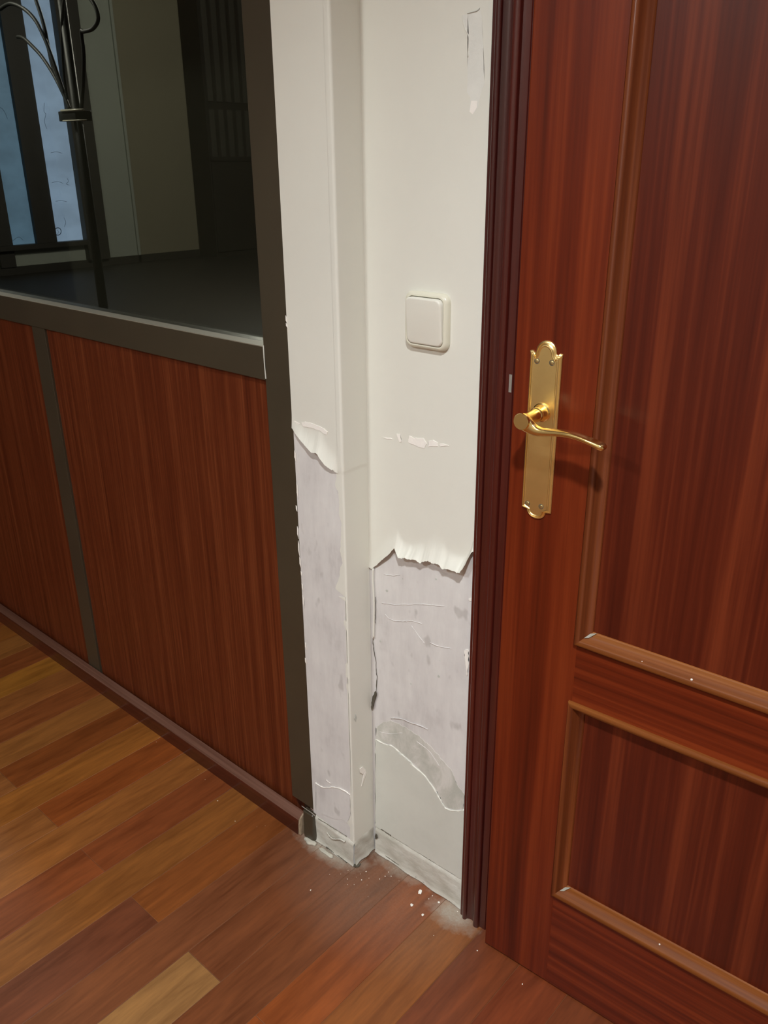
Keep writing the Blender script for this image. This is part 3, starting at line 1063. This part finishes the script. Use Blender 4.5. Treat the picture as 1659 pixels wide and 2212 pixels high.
bm = bmesh.new()
prev = None
for q, y in ((0, 0.0), (0, -0.0016), (0.0006, -0.0024), (0.0018, -0.0030), (0.0024, -0.0024), (0.0036, -0.0034), (0.0042, -0.0046), (0.0050, -0.0048), (0.0056, -0.0042), (0.0062, -0.0038)):
    ring = [bm.verts.new((cxh + x, y, z)) for x, z in plate_outline(q)]
    if prev:
        for i in range(len(ring)):
            bm.faces.new([prev[i], prev[(i + 1) % len(ring)], ring[(i + 1) % len(ring)], ring[i]])
    prev = ring
fc = bm.faces.new(prev)
bmesh.ops.triangulate(bm, faces=[fc])
plate = obj('handle_plate', bm, M['brass_plate'], door, label='long brass plate of the lever handle')
plate.data.set_sharp_from_angle(angle=math.radians(25))
for s, z in ((-0.0118, 1.0795), (0.0098, 1.0800), (-0.0128, 0.8793), (0.0085, 0.8796)):
    q = lathe(bmesh.new(), [(0.0, 0.0030), (0.0002, 0.0030), (0.0005, 0.0024), (0.0006, 0.0010)], (cxh + s, -0.0040, z), (0, -1, 0), 16)
    obj('screw', q, M['steel'], plate, True)
    q = lathe(bmesh.new(), [(0.0, 0.0038), (0.0004, 0.0038)], (cxh + s, -0.0037, z), (0, -1, 0), 18)
    obj('screw_hole', q, M['crack'], plate)
# neck and lever
zc = 1.0125
q = lathe(bmesh.new(), [(0, 0.0128), (0.002, 0.0128), (0.003, 0.0112), (0.0055, 0.0104), (0.009, 0.0092), (0.012, 0.0086), (0.0132, 0.0098), (0.0145, 0.0101), (0.0162, 0.0098), (0.0175, 0.0086), (0.019, 0.0090), (0.0205, 0.0084),
                        (0.030, 0.0082), (0.042, 0.0084), (0.0475, 0.0098), (0.0510, 0.0110), (0.0545, 0.0110), (0.0553, 0.0104)], (cxh, -0.0035, zc), (0, -1, 0), 36)
neck = obj('lever_neck', q, M['brass'], plate, True)
neck.data.set_sharp_from_angle(angle=math.radians(40))
path = [(0.0400, 1.0110, 0.0220, 0.010), (0.0460, 1.0075, 0.0190, 0.010), (0.0530, 1.0035, 0.0150, 0.011), (0.0620, 1.0015, 0.0115, 0.012), (0.0740, 1.0025, 0.0092, 0.013), (0.0880, 1.0045, 0.0080, 0.014),
        (0.1030, 1.0060, 0.0074, 0.015), (0.1180, 1.0055, 0.0070, 0.015), (0.1320, 1.0035, 0.0068, 0.0155), (0.1430, 1.0010, 0.0075, 0.0155), (0.1495, 0.9990, 0.0082, 0.015), (0.1530, 0.9980, 0.0060, 0.012), (0.1545, 0.9976, 0.0025, 0.008)]
sp = spline([(a, c, 0) for a, c, _, _ in path], 5)
hs = spline([(a, c, 0) for _, _, a, c in path], 5)
bm = bmesh.new()
rings = []
yc = -0.0520
for i, (p, hd) in enumerate(zip(sp, hs)):
    t_ = (sp[min(i + 1, len(sp) - 1)] - sp[max(i - 1, 0)]).normalized()
    up = Vector((-t_.y, 0, t_.x))
    c0 = Vector((p.x, yc + 0.003 * math.sin(min(1, i / 40) * 3.1), p.y))
    ring = []
    for k in range(20):
        a = 2 * math.pi * k / 20
        ca, sa = math.cos(a), math.sin(a)
        e_ = 0.55
        ring.append(bm.verts.new(c0 + Vector((0, 1, 0)) * math.copysign(abs(ca) ** e_, ca) * hd.y / 2 + up * math.copysign(abs(sa) ** e_, sa) * hd.x / 2))
    rings.append(ring)
for i in range(len(rings) - 1):
    for k in range(20):
        bm.faces.new([rings[i][k], rings[i][(k + 1) % 20], rings[i + 1][(k + 1) % 20], rings[i + 1][k]])
bm.faces.new(rings[0])
bm.faces.new(rings[-1])
lv = obj('lever', bm, M['brass'], plate, True)
lv.data.set_sharp_from_angle(angle=math.radians(60))

# space behind the ajar door
obj('wall_behind_door', bx(-0.9, 0.6, 1.245, 1.30, 0, CEIL), M['white_wall'], kind='structure')

# ------------------------------------------------------------------ light switch
sw = bpy.data.objects.new('light_switch', None)
COL.objects.link(sw)


def rrect(hw_, hh_, r, seg=6):
    pts = []
    for cx_, cz_, a0 in ((hw_ - r, -hh_ + r, -90), (hw_ - r, hh_ - r, 0), (-hw_ + r, hh_ - r, 90), (-hw_ + r, -hh_ + r, 180)):
        for k in range(seg + 1):
            a = math.radians(a0 + 90 * k / seg)
            pts.append((cx_ + r * math.cos(a), cz_ + r * math.sin(a)))
    return pts


swc = Vector((-0.7835, YB - 0.0013, 1.1035))
sw.location = swc
sw['label'] = 'square cream light switch with rounded corners on the painted wall'
sw['category'] = 'light switch'
bm = bmesh.new()
HWs, HHs = 0.0405, 0.0415
levels = [(0, 0.0), (0, -0.0034), (0.0006, -0.0056), (0.0020, -0.0078), (0.0038, -0.0090), (0.0056, -0.0094), (0.0062, -0.0090), (0.0064, -0.003)]
prev = None
for ins, y in levels:
    ring = [bm.verts.new((x, y, z)) for x, z in rrect(HWs - ins, HHs - ins, 0.0125 - ins * 0.45)]
    if prev:
        for i in range(len(ring)):
            bm.faces.new([prev[i], prev[(i + 1) % len(ring)], ring[(i + 1) % len(ring)], ring[i]])
    prev = ring
bm.faces.new(prev)
fr = obj('switch_frame', bm, M['switch'], sw, True)
fr.data.set_sharp_from_angle(angle=math.radians(50))
bm = bmesh.new()
hwr, hhr = HWs - 0.0070, HHs - 0.0072
levels = [(0, -0.0035), (0, -0.0138), (0.0006, -0.0152), (0.0018, -0.0160), (0.0030, -0.0162)]
prev = None
for ins, y in levels:
    ring = []
    for x, z in rrect(hwr - ins, hhr - ins, 0.0095 - ins * 0.5):
        yy = y + (0.0028 * (z / hhr - 0.2) * -1 if y < -0.008 else 0)
        ring.append(bm.verts.new((x, yy, z)))
    if prev:
        for i in range(len(ring)):
            bm.faces.new([prev[i], prev[(i + 1) % len(ring)], ring[(i + 1) % len(ring)], ring[i]])
    prev = ring
bm.faces.new(prev)
rk = obj('rocker', bm, M['rocker'], sw, True)
rk.data.set_sharp_from_angle(angle=math.radians(50))
rk.location = (0, 0.0018, -0.0003)

# ------------------------------------------------------------------ plaster crumbs on the floor
def crumb(p, r, label, group=None):
    bm = bmesh.new()
    bmesh.ops.create_icosphere(bm, subdivisions=1, radius=1)
    for v in bm.verts:
        v.co = Vector((v.co.x * r * random.uniform(.55, 1.3), v.co.y * r * random.uniform(.4, 1.1), v.co.z * r * 0.35 * random.uniform(.5, 1.2)))
    a = random.random() * 6
    bmesh.ops.rotate(bm, verts=bm.verts, matrix=Matrix.Rotation(a, 3, 'Z'))
    lo = min(v.co.z for v in bm.verts)
    for v in bm.verts:
        v.co.z -= lo
    o = obj('plaster_chip', bm, M['chip'])
    o.location = (p.x, p.y, 0.0)
    o['label'] = label
    o['category'] = 'plaster chip'
    if group:
        o['group'] = group
    return o


crumb(onZ((908, 1928)), 0.0058, 'largest white plaster chip on the floor, in front of the recessed wall')
crumb(onZ((890, 1956)), 0.0040, 'second largest white plaster chip, just nearer than the largest one')
crumb(onZ((913, 1977)), 0.0034, 'pale chip nearest the viewer below the two big plaster chips')
crumb(onZ((948, 1950)), 0.0036, 'small pale chip between the two big chips and the door casing')
crumb(onZ((671, 1923)), 0.0020, 'lone tiny white crumb on the boards left of the other crumbs')
crumb(onZ((1049, 2001)), 0.0026, 'white crumb at the foot of the door casing beside the door edge')
def lump(px, sx, sy, sz, rot, label):
    bm = bmesh.new()
    bmesh.ops.create_icosphere(bm, subdivisions=3, radius=1)
    for v in bm.verts:
        k = 1 + 0.22 * math.sin(v.co.x * 5 + px[0]) * math.cos(v.co.y * 4) + random.uniform(-.06, .06)
        v.co = Vector((v.co.x * sx * k, v.co.y * sy * k, max(v.co.z, -0.2) * sz * k))
    bmesh.ops.rotate(bm, verts=bm.verts, matrix=Matrix.Rotation(rot, 3, 'Z'))
    lo = min(v.co.z for v in bm.verts)
    for v in bm.verts:
        v.co.z -= lo
    o = obj('plaster_lump', bm, M['lump'], None, True, label=label, category='plaster lump')
    p = onZ(px)
    o.location = (p.x, p.y, 0)


M['lump'] = plain('dusty plaster lump', hexc('#b9b4a6'), 0.9, nz=(0.12, 120, 0.5))
lump((671, 1819), 0.017, 0.008, 0.005, 0.1, 'pale lump of crumbled plaster on the floor at the foot of the dark post')
lump((705, 1843), 0.020, 0.0045, 0.003, 0.0, 'thin pale ridge of crumbled plaster along the foot of the projecting wall')

tiny = [(781, 1901), (791, 1883), (832, 1893), (845, 1893), (851, 1876), (839, 1884), (751, 1911), (765, 1911), (793, 1912), (770, 1895), (779, 1888), (750, 1899), (712, 1889), (797, 1897),
        (926, 1942), (934, 1935), (955, 1932), (978, 1946), (988, 1969), (997, 1975), (989, 1955), (1031, 2054), (1128, 2126), (937, 2021), (795, 1937), (1005, 1962), (1020, 1970),
        (555, 1786), (605, 1774), (573, 1784), (443, 1684), (428, 1662), (338, 1603), (508, 1774), (470, 1730), (64, 1391), (752, 1880), (736, 1888), (820, 1899), (862, 1903), (1045, 1973)]
for a, c in tiny:
    crumb(onZ((a, c)), random.choice([0.0006, 0.0008, 0.0011, 0.0014]), 'tiny white plaster crumb on the wooden floor boards', 'plaster crumbs scattered on the floor')

# ------------------------------------------------------------------ dark hall beyond the glass
FX = -11.2
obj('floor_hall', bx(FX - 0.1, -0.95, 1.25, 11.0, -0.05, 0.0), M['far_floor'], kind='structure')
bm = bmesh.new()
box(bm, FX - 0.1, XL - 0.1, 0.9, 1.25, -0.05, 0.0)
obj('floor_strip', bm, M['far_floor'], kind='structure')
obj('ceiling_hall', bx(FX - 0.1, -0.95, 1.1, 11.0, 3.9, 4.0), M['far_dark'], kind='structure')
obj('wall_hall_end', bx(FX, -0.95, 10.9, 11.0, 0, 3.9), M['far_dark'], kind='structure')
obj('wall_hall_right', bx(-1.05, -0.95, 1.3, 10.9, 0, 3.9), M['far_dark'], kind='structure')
# far wall with the window opening
yb = onX((181, 521), FX).y      # right edge of the bright pane
ya = onX((121, 527), FX).y
yc2 = onX((76, 519), FX).y
yd = onX((24, 526), FX).y
zb = 0.37
zt = 3.3
bm = bmesh.new()
box(bm, FX - 0.1, FX, 0.9, yd - 0.5, 0, 3.9)
box(bm, FX - 0.1, FX, yd - 0.5, yb + 0.02, 0, zb)
box(bm, FX - 0.1, FX, yd - 0.5, yb + 0.02, zt, 3.9)
box(bm, FX - 0.1, FX, yb + 0.02, 7.17, 0, 3.9)
obj('wall_hall_left', bm, M['far_wall'], kind='structure')
obj('wall_hall_far', bx(FX - 0.1, FX - 0.0, 7.17, 11.0, 0, 3.9), M['far_wall_warm'], kind='structure')
obj('trim_2', bx(FX, FX + 0.03, 7.13, 7.17, 0, 3.9), M['far_wall'], kind='structure')
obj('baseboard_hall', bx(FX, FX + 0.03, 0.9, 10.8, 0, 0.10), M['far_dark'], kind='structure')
win = obj('window_1', bx(FX - 0.02, FX + 0.05, yc2, ya, zb, zt), M['far_dark'], kind='structure')
obj('window_jamb', bx(FX - 0.02, FX + 0.10, yb, yb + 0.32, 0.1, zt), M['far_dark'], win)
obj('window_jamb', bx(FX - 0.02, FX + 0.05, yd - 0.2, yd, 0.1, zt), M['far_dark'], win)
obj('window_sill', bx(FX, FX + 0.12, yd - 0.3, yb, zb - 0.06, zb), M['far_dark'], win)
p1 = obj('window_pane', bx(FX - 0.03, FX - 0.015, yd - 0.45, yc2, zb, zt), M['day1'], win)
p2 = obj('window_pane', bx(FX - 0.03, FX - 0.015, ya, yb, zb, zt), M['day2'], win)


def scribble(pix, r=0.006):
    pts = spline([onX(p, FX - 0.012) for p in pix], 4)
    return tube(bmesh.new(), pts, r, 6)


cc = (125, 500)
ringp = [(cc[0] + 7 * math.cos(a * math.pi / 8), cc[1] + 8 * math.sin(a * math.pi / 8)) for a in range(17)]
obj('ink_mark', scribble(ringp, 0.005), M['ink'], win)
for pix in ([(96, 222), (95, 240), (99, 247), (96, 262), (101, 278)], [(145, 385), (148, 392), (143, 397), (150, 400)], [(138, 470), (142, 480), (139, 490)], [(123, 497), (127, 501), (124, 505)],
            [(28, 520), (40, 512), (50, 519)], [(0, 232), (6, 236), (12, 246), (16, 256)], [(110, 330), (122, 328), (134, 331)], [(112, 395), (124, 392), (136, 396)], [(120, 435), (132, 433), (144, 436)]):
    obj('ink_mark', scribble(pix, 0.0022), M['ink'], win)

# tall dark cabinet with a slatted upper half against the far wall
cab = bpy.data.objects.new('slatted_cabinet', None)
COL.objects.link(cab)
cab.location = (FX + 0.28, 8.9, 0)
cab['label'] = 'dark tall cabinet with slatted upper doors seen dimly through the glass'
cab['category'] = 'cabinet'


def cobj(name, bm, mat):
    o = obj(name, bm, mat, cab)
    o.matrix_parent_inverse = Matrix.Translation((-(FX + 0.28), -8.9, 0))
    return o


cobj('carcass', bx(FX + 0.04, FX + 0.46, 8.22, 9.9, 0.0, 3.85), M['far_dark'])
for i in range(2):
    y0_ = 8.24 + i * 0.83
    cobj('lower_door', bx(FX + 0.46, FX + 0.485, y0_, y0_ + 0.81, 0.08, 1.33, 0.004), M['far_dark'])
    cobj('upper_frame', bx(FX + 0.46, FX + 0.480, y0_, y0_ + 0.81, 1.36, 1.42), M['far_dark'])
for i in range(10):
    y0_ = 8.27 + i * 0.165
    cobj('slat', bx(FX + 0.46, FX + 0.485, y0_, y0_ + 0.09, 1.42, 2.05, 0.003), M['far_slat'])
    cobj('slat', bx(FX + 0.46, FX + 0.485, y0_, y0_ + 0.09, 2.15, 3.6, 0.003), M['far_slat'])

# black iron coat stand
YS = 2.7
base = onY((168, 255), YS)
st = bpy.data.objects.new('coat_stand', None)
COL.objects.link(st)
st.location = (base.x, YS, 0)
st['label'] = 'black iron coat stand with curved arms standing behind the glass'
st['category'] = 'coat stand'


def sobj(name, bm, mat=None, smooth=True):
    o = obj(name, bm, mat or M['black_iron'], st, smooth)
    o.matrix_parent_inverse = Matrix.Translation((-base.x, -YS, 0))
    return o


ptop = onY((158, -60), YS)
sobj('pole', tube(bmesh.new(), [Vector((base.x, YS, 0.02)), Vector((base.x, YS, 1.0)), Vector((base.x, YS, ptop.z))], [0.030, 0.026, 0.022], 14))
sobj('foot_plate', lathe(bmesh.new(), [(0, 0.2), (0.01, 0.2), (0.03, 0.06), (0.05, 0.03)], (base.x, YS, 0.0), (0, 0, 1), 30))


def arm(pix, r, dy=0.0):
    m_ = len(pix)
    return tube(bmesh.new(), spline([onY(p, YS + dy * i / m_) for i, p in enumerate(pix)], 7), r, 10)


sobj('arm', arm([(150, 235), (138, 205), (126, 172), (113, 140), (104, 100), (96, 60), (86, 25), (72, -15)], 0.0105))
sobj('arm', arm([(138, 200), (126, 165), (110, 118), (94, 78), (75, 42), (50, 18), (22, 8), (0, 20)], 0.0105, -0.04))
sobj('arm', arm([(142, 215), (128, 185), (112, 155), (90, 122), (68, 98), (50, 82), (38, 80)], 0.0100, 0.04))
sobj('arm', arm([(146, 215), (140, 175), (136, 130), (134, 80), (135, 30), (140, -20)], 0.008, -0.03))
sobj('arm', arm([(176, 235), (180, 180), (181, 120), (176, 70), (182, 68), (200, 62), (212, 42), (206, 14), (190, -10)], 0.0105, -0.03))
sobj('collar', bx(base.x - 0.115, base.x + 0.065, YS - 0.05, YS + 0.05, onY((160, 262), YS).z, onY((160, 240), YS).z, 0.004))
a_, b_ = onY((132, 239), YS - 0.052), onY((180, 237), YS - 0.052)
sobj('collar_highlight', tube(bmesh.new(), [a_, b_], 0.006, 8), M['switch'])  # highlights on the collar modelled as pale bars
a_, b_ = onY((136, 261), YS - 0.052), onY((187, 259), YS - 0.052)
sobj('collar_highlight', tube(bmesh.new(), [a_, b_], 0.0035, 8), M['switch'])
